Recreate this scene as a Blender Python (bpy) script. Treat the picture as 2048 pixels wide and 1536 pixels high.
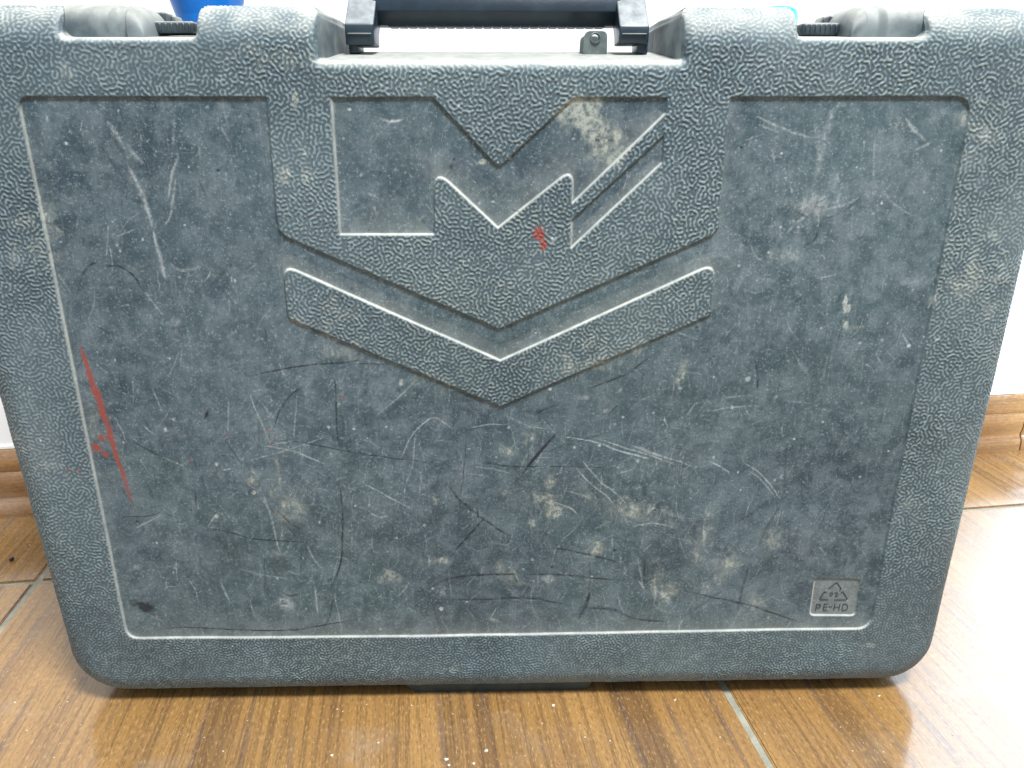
import bpy, bmesh, math, random
import numpy as np
from mathutils import Vector, Matrix
random.seed(7); rng = np.random.default_rng(11)
for o in list(bpy.data.objects): bpy.data.objects.remove(o)
S = bpy.context.scene; C = S.collection
R = math.radians
# ------------------------------------------------------------------ camera
FZ = 0.0477                                   # height of the case face origin above the floor
CAM = np.array([-0.00167, -0.35277, 0.27434 + FZ]); PITCH, YAW, ROLL = 0.33977, 0.01971, 0.00011; FPX = 1500.0
def basis(p, y, r):
    F = np.array([math.sin(y)*math.cos(p), math.cos(y)*math.cos(p), -math.sin(p)])
    Rt = np.array([math.cos(y), -math.sin(y), 0.0]); Up = np.cross(Rt, F)
    return math.cos(r)*Rt + math.sin(r)*Up, -math.sin(r)*Rt + math.cos(r)*Up, F
cR, cU, cF = basis(PITCH, YAW, ROLL)
cd = bpy.data.cameras.new('camera'); cam = bpy.data.objects.new('camera', cd); C.objects.link(cam)
cam.matrix_world = Matrix(((cR[0], cU[0], -cF[0], CAM[0]), (cR[1], cU[1], -cF[1], CAM[1]), (cR[2], cU[2], -cF[2], CAM[2]), (0, 0, 0, 1)))
cd.sensor_width = 36; cd.lens = 36*FPX/2048; cd.clip_start = 0.01; cd.clip_end = 50
S.camera = cam
# ------------------------------------------------------------------ light
W = bpy.data.worlds.new('World'); S.world = W; W.use_nodes = True
W.node_tree.nodes['Background'].inputs[0].default_value = (0.82, 0.92, 1.0, 1)
W.node_tree.nodes['Background'].inputs[1].default_value = 0.62
S.view_settings.view_transform = 'Standard'; S.view_settings.look = 'None'; S.view_settings.exposure = 0.22; S.view_settings.gamma = 1.0
def area(name, loc, target, sx, sy, power, col):
    l = bpy.data.lights.new(name, 'AREA'); l.shape = 'RECTANGLE'; l.size = sx; l.size_y = sy; l.energy = power; l.color = col
    o = bpy.data.objects.new(name, l); C.objects.link(o); o.location = loc
    o.rotation_euler = (Vector(target)-Vector(loc)).to_track_quat('-Z', 'Y').to_euler()
    return o
area('ceiling_light', (0.32, -0.56, 1.65), (0.05, 0.0, 0.2), 0.36, 0.26, 42, (0.98, 0.99, 1.0))
sl = bpy.data.lights.new('window_light', 'SPOT'); sl.energy = 285; sl.color = (0.60, 0.80, 1.0); sl.spot_size = R(55); sl.spot_blend = 0.16; sl.shadow_soft_size = 0.06
so = bpy.data.objects.new('window_light', sl); C.objects.link(so); so.location = (1.17, -0.60, 0.52)      # daylight falling on the wall to the right
so.rotation_euler = (Vector((0.985, 0.43, 0.355))-so.location).to_track_quat('-Z', 'Y').to_euler()
# ------------------------------------------------------------------ measuring helpers (photo pixel -> point on a real plane)
def ray(x, y): return cF + cR*(x-1024)/FPX + cU*(768-y)/FPX
def onY(x, y, Y=0.0):
    d = ray(x, y); return CAM + d*(Y-CAM[1])/d[1]
def onF(x, y, z=0.0):
    d = ray(x, y); return CAM + d*(z-CAM[2])/d[2]
def face(pts, ox=0, oy=0, s=1.0):
    out = []
    for p in pts:
        q = onY(ox+p[0]/s, oy+p[1]/s); out.append((q[0], q[2]))
    return np.array(out)
# ------------------------------------------------------------------ node helpers
class NT:
    def __init__(s, name):
        s.m = bpy.data.materials.new(name); s.m.use_nodes = True; s.t = s.m.node_tree; s.b = s.t.nodes['Principled BSDF']
    def n(s, typ, **kw):
        nd = s.t.nodes.new(typ)
        for k, v in kw.items():
            if k[0] == '_': setattr(nd, k[1:], v)
            else:
                key = int(k[1:]) if k[0] == 'i' and k[1:].isdigit() else k.replace('__', ' ')
                if isinstance(v, bpy.types.NodeSocket): s.t.links.new(v, nd.inputs[key])
                else: nd.inputs[key].default_value = v
        return nd
    def set(s, key, v):
        if isinstance(v, bpy.types.NodeSocket): s.t.links.new(v, s.b.inputs[key])
        else: s.b.inputs[key].default_value = v
    def math(s, op, a, b=0.0, c=0.0, clamp=False):
        nd = s.n('ShaderNodeMath', _operation=op, i0=a, i1=b, i2=c); nd.use_clamp = clamp; return nd.outputs[0]
    def mix(s, f, a, b, mode='MIX'):
        nd = s.t.nodes.new('ShaderNodeMix'); nd.data_type = 'RGBA'; nd.blend_type = mode
        for i, v in ((0, f), (6, a), (7, b)):
            if isinstance(v, bpy.types.NodeSocket): s.t.links.new(v, nd.inputs[i])
            else: nd.inputs[i].default_value = v if i == 0 else (*v, 1) if len(v) == 3 else v
        return nd.outputs[2]
    def coords(s, scale=(1, 1, 1), rot=(0, 0, 0), loc=(0, 0, 0), src='Object'):
        tc = s.n('ShaderNodeTexCoord'); mp = s.n('ShaderNodeMapping', Vector=tc.outputs[src], Scale=scale, Rotation=rot, Location=loc)
        return mp.outputs[0]
    def noise(s, scale, vec=None, detail=3.0, rough=0.5, dist=0.0):
        nd = s.n('ShaderNodeTexNoise', Scale=scale, Detail=detail, Roughness=rough, Distortion=dist)
        s.t.links.new(vec if vec else s.coords(), nd.inputs['Vector']); return nd.outputs[0]
    def ramp(s, f, a, b):     # smooth 0..1 between a and b
        nd = s.n('ShaderNodeMapRange', _interpolation_type='SMOOTHSTEP'); s.t.links.new(f, nd.inputs[0])
        nd.inputs[1].default_value = a; nd.inputs[2].default_value = b; return nd.outputs[0]
    def bump(s, h, dist, strength=1.0, nrm=None):
        nd = s.n('ShaderNodeBump', Height=h, Distance=dist, Strength=strength)
        if nrm: s.t.links.new(nrm, nd.inputs['Normal'])
        return nd.outputs[0]
# ---- dusty case plastic: attribute wearA = (texture mask, grain, settled dust, dark scratch), wearB = (light scratch, red, tan, tone)
def case_material():
    M = NT('scuffed_slate_plastic')
    A = M.n('ShaderNodeAttribute', _attribute_name='wearA'); B = M.n('ShaderNodeAttribute', _attribute_name='wearB')
    a = M.n('ShaderNodeSeparateColor', Color=A.outputs[0]); b = M.n('ShaderNodeSeparateColor', Color=B.outputs[0])
    tex, grain, dust, dark = a.outputs[0], a.outputs[1], a.outputs[2], A.outputs['Alpha']
    light, red, tan, tone = b.outputs[0], b.outputs[1], b.outputs[2], B.outputs['Alpha']
    big = M.noise(14, detail=5, rough=0.6); mid = M.noise(95, detail=6, rough=0.72, dist=0.5); fine = M.noise(800, detail=4, rough=0.75)
    hue = M.noise(9, M.coords(loc=(3, 1, 5)), detail=3)
    vert = M.noise(120, M.coords(scale=(6, 6, 0.5)), detail=5, rough=0.75)          # vertical rub
    diag = M.noise(110, M.coords(scale=(5, 1, 0.5), rot=(0, R(-38), 0)), detail=4, rough=0.7)
    horiz = M.noise(120, M.coords(scale=(0.5, 1, 6), rot=(0, R(8), 0)), detail=3, rough=0.7)
    base = M.mix(M.ramp(big, 0.33, 0.68), (0.026, 0.052, 0.071), (0.062, 0.101, 0.124))
    base = M.mix(M.math('MULTIPLY', M.ramp(hue, 0.42, 0.62), 0.45), base, (0.060, 0.108, 0.115))
    film = M.math('MULTIPLY', M.ramp(mid, 0.36, 0.70), 0.55)
    base = M.mix(film, base, (0.175, 0.230, 0.256))
    rub = M.math('MAXIMUM', M.ramp(vert, 0.56, 0.78), M.math('MAXIMUM', M.ramp(diag, 0.60, 0.8), M.ramp(horiz, 0.62, 0.82)))
    base = M.mix(M.math('MULTIPLY', rub, 0.50), base, (0.25, 0.30, 0.31))
    rubd = M.ramp(vert, 0.46, 0.24)
    base = M.mix(M.math('MULTIPLY', rubd, 0.50), base, (0.035, 0.05, 0.065))
    base = M.mix(M.math('MULTIPLY', M.ramp(fine, 0.54, 0.68), 0.60), base, (0.30, 0.37, 0.37))
    base = M.mix(M.math('MULTIPLY', M.ramp(fine, 0.46, 0.32), 0.55), base, (0.03, 0.042, 0.055))
    # grained zones: worn valley / dusty ridge, their contrast also painting in relief shading
    valley = M.mix(M.ramp(big, 0.3, 0.7), (0.046, 0.075, 0.094), (0.090, 0.131, 0.150))
    ridge = M.mix(M.ramp(hue, 0.4, 0.65), (0.200, 0.268, 0.290), (0.240, 0.305, 0.298))
    rg = M.math('MULTIPLY', grain, M.n('ShaderNodeMapRange', Value=mid, i1=0.3, i2=0.7, i3=0.6, i4=1.1).outputs[0])
    tcol = M.mix(rg, valley, ridge)
    tcol = M.mix(M.math('MULTIPLY', M.ramp(fine, 0.55, 0.75), 0.3), tcol, (0.27, 0.31, 0.31))
    col = M.mix(tex, base, tcol)
    # tone: broad pale (>.5) or dark (<.5) areas: scuffs, plus pale side light painted in
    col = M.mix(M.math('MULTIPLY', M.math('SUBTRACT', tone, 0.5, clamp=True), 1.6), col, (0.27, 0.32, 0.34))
    col = M.mix(M.math('MULTIPLY', M.math('SUBTRACT', 0.5, tone, clamp=True), 1.6), col, (0.028, 0.040, 0.052))
    dn = M.n('ShaderNodeMapRange', Value=M.noise(260, detail=4, rough=0.7), i1=0.3, i2=0.7, i3=0.72, i4=1.1).outputs[0]
    col = M.mix(M.math('MULTIPLY', dust, dn, clamp=True), col, (0.56, 0.565, 0.51))
    tn = M.ramp(M.noise(420, detail=4, rough=0.75), 0.30, 0.62)
    col = M.mix(M.math('MULTIPLY', tan, tn, clamp=True), col, (0.37, 0.40, 0.35))
    ln = M.n('ShaderNodeMapRange', Value=fine, i1=0.35, i2=0.65, i3=0.35, i4=1.0).outputs[0]
    col = M.mix(M.math('MULTIPLY', light, ln, clamp=True), col, (0.50, 0.55, 0.56))
    col = M.mix(dark, col, (0.016, 0.024, 0.034))
    col = M.mix(M.math('MULTIPLY', red, M.ramp(M.noise(600, detail=4, rough=0.7), 0.28, 0.50), clamp=True), col, (0.28, 0.062, 0.048))
    M.set('Base Color', col)
    rough = M.n('ShaderNodeMapRange', Value=mid, i1=0.3, i2=0.7, i3=0.42, i4=0.62).outputs[0]
    M.set('Roughness', M.math('ADD', rough, M.math('MULTIPLY', dust, 0.3), clamp=True))
    M.set('Specular IOR Level', 0.42)
    h = M.math('ADD', M.math('MULTIPLY', fine, 0.5), M.math('SUBTRACT', M.math('MULTIPLY', light, 0.3), dark))
    M.set('Normal', M.bump(h, 0.00022, 0.6))
    return M.m
def simple(name, col, rough=0.5, col2=None, scale=40, metal=0.0, bump=0.0, bscale=400, dust=0.0, spec=0.5, dcol=(0.5, 0.5, 0.45)):
    M = NT(name)
    c = M.mix(M.ramp(M.noise(scale, detail=5, rough=0.6), 0.35, 0.68), col, col2 or tuple(v*1.25 for v in col))
    if dust:
        g = M.n('ShaderNodeNewGeometry'); z = M.n('ShaderNodeSeparateXYZ', Vector=g.outputs['Normal']).outputs[2]
        f = M.math('MULTIPLY', M.ramp(z, 0.1, 0.9), dust)
        f = M.math('MULTIPLY', f, M.n('ShaderNodeMapRange', Value=M.noise(150, detail=5, rough=0.7), i1=0.3, i2=0.65, i3=0.45, i4=1.1).outputs[0], clamp=True)
        c = M.mix(f, c, dcol)
        M.set('Roughness', M.math('ADD', M.math('MULTIPLY', f, 0.4), rough, clamp=True))
    else: M.set('Roughness', rough)
    M.set('Base Color', c); M.set('Metallic', metal); M.set('Specular IOR Level', spec)
    if bump: M.set('Normal', M.bump(M.noise(bscale, detail=3), bump, 0.7))
    return M.m
def wood(name, seed, cols, dark, gloss, streak=1.0, along='y'):
    """wood-look glazed tile; grain runs along local y (or x)"""
    M = NT(name)
    rot = (0, 0, 0) if along == 'y' else (0, 0, R(90))
    oi = M.n('ShaderNodeObjectInfo').outputs['Random']
    off = M.n('ShaderNodeCombineXYZ', X=M.math('MULTIPLY', oi, 3.1 + seed), Y=M.math('MULTIPLY', oi, 7.7), Z=0.0).outputs[0]
    tc = M.n('ShaderNodeTexCoord').outputs['Object']
    base = M.n('ShaderNodeMapping', Vector=M.n('ShaderNodeVectorMath', _operation='ADD', i0=tc, i1=off).outputs[0], Rotation=rot).outputs[0]
    def mp(sc): return M.n('ShaderNodeMapping', Vector=base, Scale=sc).outputs[0]
    broad = M.noise(6, mp((2.6, 0.8, 1)), detail=3, rough=0.55, dist=0.2)
    strip = M.noise(34, mp((1.0, 0.03, 1)), detail=1)                                 # plank bands across the tile
    band = M.noise(70, mp((1.0, 0.045, 1)), detail=3, rough=0.7)
    fib = M.noise(340, mp((1.0, 0.018, 1)), detail=4, rough=0.8)                     # fine fibres
    pore = M.noise(900, mp((1.0, 0.30, 1)), detail=2, rough=0.6)
    c = M.mix(M.ramp(broad, 0.25, 0.75), cols[0], cols[1])
    c = M.mix(M.math('MULTIPLY', M.ramp(band, 0.4, 0.7), 0.6), c, cols[2])
    c = M.mix(M.math('MULTIPLY', M.ramp(strip, 0.60, 0.68), 0.42*streak), c, dark)
    sx = M.n('ShaderNodeSeparateXYZ', Vector=base).outputs[0]
    lx_ = M.math('FRACT', M.math('ADD', M.math('MULTIPLY', sx, 38.0), M.math('MULTIPLY', M.noise(3.0, mp((1, 0.4, 1)), detail=2), 1.1)))
    ln_ = M.math('MULTIPLY', M.ramp(lx_, 0.80, 0.90), M.ramp(lx_, 1.0, 0.94))
    ln_ = M.math('MULTIPLY', ln_, M.ramp(M.noise(60, mp((1, 0.2, 1)), detail=3), 0.38, 0.6))
    c = M.mix(M.math('MULTIPLY', ln_, 0.62*streak), c, (0.15, 0.098, 0.072))
    c = M.mix(M.math('MULTIPLY', M.ramp(fib, 0.47, 0.62), 0.48*streak), c, dark)
    c = M.mix(M.math('MULTIPLY', M.ramp(pore, 0.54, 0.68), 0.42), c, dark)
    c = M.mix(M.math('MULTIPLY', M.ramp(pore, 0.44, 0.30), 0.45), c, cols[3])
    c = M.mix(M.math('MULTIPLY', M.ramp(M.noise(22, mp((1, 1, 1)), detail=5), 0.55, 0.75), 0.18), c, (0.45, 0.40, 0.34))
    M.set('Base Color', c)
    M.set('Roughness', M.n('ShaderNodeMapRange', Value=M.noise(35, mp((1, 0.6, 1)), detail=5), i1=0.3, i2=0.7, i3=gloss, i4=gloss+0.12).outputs[0])
    M.set('IOR', 1.6); M.set('Coat Weight', 0.6); M.set('Coat Roughness', gloss*0.7); M.set('Coat IOR', 1.7)
    M.set('Normal', M.bump(fib, 0.00010, 0.5))
    return M.m
MAT = dict(
    case=case_material(),
    side=simple('grained_case_side', (0.05, 0.07, 0.08), 0.55, (0.09, 0.12, 0.13), 60, bump=0.0006, bscale=420, dust=0.9, dcol=(0.42, 0.44, 0.42)),
    smooth=simple('dusty_smooth_plastic', (0.065, 0.090, 0.100), 0.5, (0.19, 0.22, 0.225), 60, dust=0.75, bump=0.0001, dcol=(0.42, 0.415, 0.37)),
    handle=simple('black_handle_plastic', (0.012, 0.024, 0.036), 0.26, (0.022, 0.036, 0.050), 60, dust=0.7, bump=0.00005, dcol=(0.44, 0.47, 0.47)),  # dust tint also paints a sky reflection onto the arms' upward faces
    grip=simple('navy_black_grip', (0.006, 0.016, 0.028), 0.35, (0.012, 0.026, 0.040), 90, dust=0.05, bump=0.0001, dcol=(0.30, 0.34, 0.36)),
    latch=simple('charcoal_latch_plastic', (0.022, 0.034, 0.042), 0.4, (0.05, 0.07, 0.08), 90, dust=0.6, bump=0.0001),
    eye=simple('grey_moulded_eye', (0.07, 0.095, 0.095), 0.45, (0.14, 0.16, 0.15), 120, dust=0.7, bump=0.0002),
    blue=simple('blue_plastic', (0.002, 0.17, 0.62), 0.35, (0.002, 0.20, 0.70), 20),
    cyan=simple('sky_blue_plastic', (0.02, 0.40, 0.72), 0.35, (0.03, 0.48, 0.8), 60),
    wall=simple('white_wall_paint', (0.80, 0.80, 0.80), 0.6, (0.84, 0.84, 0.84), 6, bump=0.0004, bscale=60),
    grout=simple('grey_green_grout', (0.27, 0.26, 0.20), 0.85, (0.38, 0.37, 0.30), 90, bump=0.0008, bscale=500),
    caulk=simple('pale_caulk', (0.62, 0.60, 0.55), 0.7, (0.7, 0.68, 0.63), 60),
    tile=wood('brown_wood_look_tile', 1, [(0.32, 0.172, 0.055), (0.42, 0.235, 0.078), (0.235, 0.125, 0.052), (0.60, 0.39, 0.16)], (0.075, 0.040, 0.024), 0.15),
    skirt=wood('skirting_wood_tile', 4, [(0.30, 0.15, 0.055), (0.40, 0.21, 0.08), (0.21, 0.095, 0.032), (0.50, 0.30, 0.13)], (0.10, 0.045, 0.018), 0.2, 0.8, 'x'),
    crumb=simple('pale_crumbs', (0.55, 0.52, 0.45), 0.9), stone=simple('dark_grit', (0.02, 0.018, 0.018), 0.8, bump=0.0005),
    foot=simple('dark_green_grey_foot', (0.018, 0.030, 0.032), 0.55, (0.035, 0.05, 0.05), 150, bump=0.0002),
    slot=simple('dark_slot', (0.006, 0.01, 0.014), 0.6),
)
# ------------------------------------------------------------------ object helpers
def tag(o, label=None, cat=None, group=None, kind=None):
    for k, v in (('label', label), ('category', cat), ('group', group), ('kind', kind)):
        if v: o[k] = v
    return o
def empty(name, loc, rz=0.0):
    o = bpy.data.objects.new(name, None); C.objects.link(o); o.location = loc; o.rotation_euler = (0, 0, rz); o.empty_display_size = 0.05; return o
def mesh_obj(name, verts, faces, mat, parent=None, smooth=True, origin=(0, 0, 0)):
    me = bpy.data.meshes.new(name); o0 = np.array(origin)
    me.from_pydata([tuple(np.array(v)-o0) for v in verts], [], faces); me.materials.append(mat)
    if smooth: me.polygons.foreach_set('use_smooth', [True]*len(me.polygons))
    me.update(); o = bpy.data.objects.new(name, me); C.objects.link(o)
    if parent: o.parent = parent
    o.location = Vector(origin) - (Vector(parent.matrix_world.translation) if False else Vector((0, 0, 0)))
    return o
def bm_obj(name, bm, mat, parent=None, smooth=True, bevel=0.0, seg=3, off=(0, 0, 0)):
    bmesh.ops.recalc_face_normals(bm, faces=bm.faces)
    if bevel: bmesh.ops.bevel(bm, geom=[e for e in bm.edges if e.is_manifold and e.calc_face_angle(0) > 0.5], offset=bevel, segments=seg, profile=0.5, affect='EDGES', clamp_overlap=True)
    me = bpy.data.meshes.new(name); bm.to_mesh(me); bm.free(); me.materials.append(mat)
    if smooth:
        me.polygons.foreach_set('use_smooth', [True]*len(me.polygons)); me.set_sharp_from_angle(angle=R(42))
    o = bpy.data.objects.new(name, me); C.objects.link(o)
    if parent: o.parent = parent; o.location = off
    return o
def add_box(bm, lo, hi, shift=None):
    vs = [bm.verts.new((x, y, z)) for z in (lo[2], hi[2]) for y in (lo[1], hi[1]) for x in (lo[0], hi[0])]
    for f in ((0, 1, 3, 2), (4, 6, 7, 5), (0, 4, 5, 1), (2, 3, 7, 6), (0, 2, 6, 4), (1, 5, 7, 3)): bm.faces.new([vs[i] for i in f])
    return vs
def add_prism(bm, pts, a, b, axis=0):
    """closed outline extruded from a to b along axis (0: outline is (y,z); 1: outline is (x,z))"""
    def P(p, t): return (t, p[0], p[1]) if axis == 0 else (p[0], t, p[1])
    A = [bm.verts.new(P(p, a)) for p in pts]; B = [bm.verts.new(P(p, b)) for p in pts]; n = len(pts)
    for i in range(n): bm.faces.new((A[i], A[(i+1) % n], B[(i+1) % n], B[i]))
    bm.faces.new(A); bm.faces.new(B[::-1])
# ------------------------------------------------------------------ floor and wall (room frame turned against the case)
zc = 0.0
pA, pB = onF(30, 1035), onF(1990, 905); ANG = math.atan2(pB[1]-pA[1], pB[0]-pA[0])
ex = np.array([math.cos(ANG), math.sin(ANG)]); ey = np.array([-ex[1], ex[0]])
def room(x, y, z=0.0): p = ex*x + ey*y; return (p[0], p[1], z)
def to_room(p): return float(np.dot(ex, p[:2])), float(np.dot(ey, p[:2]))
skirt_y = (to_room(pA)[1] + to_room(pB)[1])/2
jx1 = to_room(onF(76, 1159))[0]; jx1 = (jx1 + to_room(onF(0, 1257))[0])/2
jx2 = (to_room(onF(1445, 1361))[0] + to_room(onF(1540, 1536))[0])/2
jy = (to_room(onF(10, 1163))[1] + to_room(onF(1990, 1018))[1])/2
PITCHT = jx2 - jx1; GW = 0.0044
floor = mesh_obj('floor', [room(-2.2, -2.2, -0.0015), room(2.6, -2.2, -0.0015), room(2.6, skirt_y+0.02, -0.0015), room(-2.2, skirt_y+0.02, -0.0015)], [(0, 1, 2, 3)], MAT['grout'], smooth=False)
tag(floor, kind='structure')
def tile_mesh(name, w, h):
    bm = bmesh.new(); add_box(bm, (0, 0, -0.008), (w, h, 0.0)); bmesh.ops.bevel(bm, geom=[e for e in bm.edges if all(v.co.z > -0.001 for v in e.verts)], offset=0.0009, segments=2, affect='EDGES')
    me = bpy.data.meshes.new(name); bm.to_mesh(me); bm.free(); me.materials.append(MAT['tile']); me.polygons.foreach_set('use_smooth', [True]*len(me.polygons)); me.set_sharp_from_angle(angle=R(50)); return me
full = tile_mesh('floor_tile', PITCHT-GW, PITCHT-GW); cut = tile_mesh('floor_tile', PITCHT-GW, skirt_y+0.012-jy-GW/2)
for j in range(-3, 1):
    for i in range(-3, 4):
        o = bpy.data.objects.new('floor_tile', cut if j == 0 else full); C.objects.link(o); o.parent = floor
        x = jx1 + i*PITCHT + GW/2; y = (jy + GW/2) if j == 0 else jy + j*PITCHT + GW/2
        o.location = Vector(room(x, y, random.uniform(-0.0002, 0.0002))); o.rotation_euler = (0, 0, ANG)
# wall with skirting
SKH = CAM[2] + 0  # placeholder, measured below
WY = skirt_y + 0.010
def on_room_y(x, y, ry):
    d = ray(x, y); n = np.array([ey[0], ey[1], 0.0]); return CAM + d*(ry - n@CAM)/(n@d)
SKH = float(on_room_y(0, 898, skirt_y+0.006)[2]*0.5 + on_room_y(1990, 789, skirt_y+0.006)[2]*0.5)
wall = bpy.data.objects.new('wall', None); bm = bmesh.new(); add_box(bm, (-2.2, 0.0, 0.0), (2.6, 0.1, 2.2))
wall = bm_obj('wall', bm, MAT['wall'], smooth=False); wall.location = room(0, WY, -0.001); wall.rotation_euler = (0, 0, ANG); tag(wall, kind='structure')
# skirting profile (y towards the room is negative), drawn in wall coordinates
H = SKH
prof = [(0.0, 0.0), (-0.0100, 0.0), (-0.0104, 0.003), (-0.0098, 0.18*H), (-0.0080, 0.235*H), (-0.0066, 0.26*H), (-0.0060, 0.30*H), (-0.0072, 0.36*H), (-0.0080, 0.45*H), (-0.0078, 0.58*H), (-0.0066, 0.655*H), (-0.0052, 0.675*H), (-0.0060, 0.70*H), (-0.0068, 0.80*H), (-0.0060, 0.92*H), (-0.0042, 0.985*H), (-0.0022, H), (0.0, H)]
joint = to_room(onF(2042, 903))[0]; L = PITCHT
for k in range(-4, 5):
    a = joint + (k-1)*L + 0.0007; b_ = joint + k*L - 0.0007
    bm = bmesh.new(); A = []
    for t in (a, a+0.0012, b_-0.0012, b_):
        s = 0.9 if t in (a, b_) else 1.0
        A.append([bm.verts.new((t, p[0]*s, p[1] if p[1] < H*0.99 else p[1]-(0.0008 if s < 1 else 0))) for p in prof])
    n = len(prof)
    for q in range(3):
        for i in range(n): bm.faces.new((A[q][i], A[q][(i+1) % n], A[q+1][(i+1) % n], A[q+1][i]))
    bm.faces.new(A[0][::-1]); bm.faces.new(A[3])
    bm_obj('skirting_tile', bm, MAT['skirt'], wall, off=(0, 0, 0.0))
bm = bmesh.new(); add_prism(bm, [(0.0, H), (-0.0028, H+0.0003), (-0.0024, H+0.0022), (-0.0006, H+0.0034), (0.0, H+0.0034)], -2.2, 2.6)
bm_obj('caulk_line', bm, MAT['caulk'], wall)
# ------------------------------------------------------------------ CASE
DEP = 0.055; r = 0.018; ZB = -0.0443+FZ; ZT = 0.3212+FZ
root = empty('tool_case', (0, 0.05, 0))
tag(root, 'scuffed slate-grey hard plastic tool case standing upright on its edge, with a recessed letter M', 'tool case')
OFF = Vector((0, -0.05, 0))          # children are modelled in world coordinates
def sdpoly(P, x, z):
    """signed distance, positive inside"""
    P = np.asarray(P); d = np.full(x.shape, 1e9); s = np.ones(x.shape)
    n = len(P)
    for i in range(n):
        a = P[i]; b = P[i-1]; e = b-a; wx = x-a[0]; wz = z-a[1]
        t = np.clip((wx*e[0]+wz*e[1])/(e@e), 0, 1); d = np.minimum(d, (wx-e[0]*t)**2+(wz-e[1]*t)**2)
        c1 = z >= a[1]; c2 = z < b[1]; c3 = e[0]*wz > e[1]*wx
        s = np.where((c1 & c2 & c3) | (~c1 & ~c2 & ~c3), -s, s)
    return -s*np.sqrt(d)
def rounded(P, rad, seg=6):
    """round the corners of a polygon; rad a number or a list"""
    P = np.asarray(P, float); n = len(P); out = []
    for i in range(n):
        rr = rad[i] if hasattr(rad, '__len__') else rad
        p = P[i]; a = P[i-1]-p; b = P[(i+1) % n]-p; la, lb = np.linalg.norm(a), np.linalg.norm(b); a /= la; b /= lb
        if rr <= 0: out.append(p); continue
        ang = math.acos(np.clip(a@b, -1, 1)); t = min(rr/math.tan(ang/2), la*0.45, lb*0.45)
        for k in range(seg+1):
            u = k/seg; out.append((1-u)**2*(p+a*t) + 2*u*(1-u)*p + u*u*(p+b*t))
    return np.array(out)
px = lambda pts: face(pts)
z7 = lambda pts: face(pts, 520, 150, 2.1333)
panel = rounded(px([(33.6, 193.5), (533, 194.5), (552.8, 431), (557.5, 460), (572, 474), (998, 658.6), (1425, 470), (1437, 455), (1461.5, 194.5), (1946, 193), (1740, 1258.5), (1553, 1260.5), (900, 1273), (254, 1278)]),
                [0.0055, 0.0006, 0.002, 0.001, 0.001, 0.0006, 0.001, 0.001, 0.0006, 0.0085, 0.0085, 0, 0, 0.0075])
badge = rounded(z7([(98, 812), (1025, 1222), (1940, 806), (1925, 1022), (1025, 1416), (120, 1038)]), [0.0045, 0.0006, 0.0045, 0.003, 0.0006, 0.003])
letter = rounded(z7([(300, 98), (738, 96), (1018, 396), (1338, 98), (1738, 98), (1732, 165), (1330, 552), (1334, 402), (1015, 655), (744, 402), (745, 682), (340, 682)]),
                 [0.0004, 0.002, 0.0035, 0.002, 0.0004, 0.0008, 0.0006, 0.0042, 0.0006, 0.0042, 0.0006, 0.0006])
slash = rounded(z7([(1725, 255), (1718, 375), (1325, 742), (1328, 620)]), [0.0004, 0.001, 0.0004, 0.002])
plate = rounded(px([(1631, 1159), (1722.5, 1160), (1711.5, 1233.5), (1620.5, 1233)]), [0.0028]*4)
# outline: left and right edges taper slightly
def XL(z): return -0.2515 - 0.0365*(z-FZ-0.009)
def XR(z): return 0.2558 + 0.0088*(z-FZ-0.029)
def rbox(u, z):
    """inside distance in a frame where the sides are straight"""
    hx = 0.2570; cz = (ZB+ZT)/2; hz = (ZT-ZB)/2; rc = np.where(z > cz, 0.034, 0.031)
    qx = np.abs(u)-(hx-rc); qz = np.abs(z-cz)-(hz-rc)
    return rc - np.sqrt(np.maximum(qx, 0)**2+np.maximum(qz, 0)**2) - np.minimum(np.maximum(qx, qz), 0)
def u_of(x, z): c = (XL(z)+XR(z))/2; h = (XR(z)-XL(z))/2; return (x-c)/h*0.2570
def x_of(u, z): c = (XL(z)+XR(z))/2; h = (XR(z)-XL(z))/2; return c+u/0.2570*h
def notch(l, rr, yb, rl, rrd):
    (x0, z0), (x1, z1) = px([(l, yb), (rr, yb)]); zt = ZT+0.03
    return rounded([(x0-0.000, zt), (x1+0.000, zt), (x1, (z0+z1)/2), (x0, (z0+z1)/2)], [0, 0, rrd, rl])
NH = notch(634, 1366, 119, 0.002, 0.002)
NL = notch(116, 388, 73, 0.004, 0.0025)
NR = notch(1600, 1860, 73, 0.0025, 0.004)
RN = 0.0045
def rint(a, b, k):
    m = np.minimum(a, b); q = k-np.sqrt(np.maximum(k-a, 0)**2+np.maximum(k-b, 0)**2)
    return np.where((a < k) & (b < k), q, m)
def dists(x, z):
    db = rbox(u_of(x, z), z); dh = -sdpoly(NH, x, z); dl = np.minimum(-sdpoly(NL, x, z), -sdpoly(NR, x, z))
    return db, dh, dl
def Dall(x, z):
    db, dh, dl = dists(x, z); return rint(rint(db, dh, 0.0055), dl, 0.0055)
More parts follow.
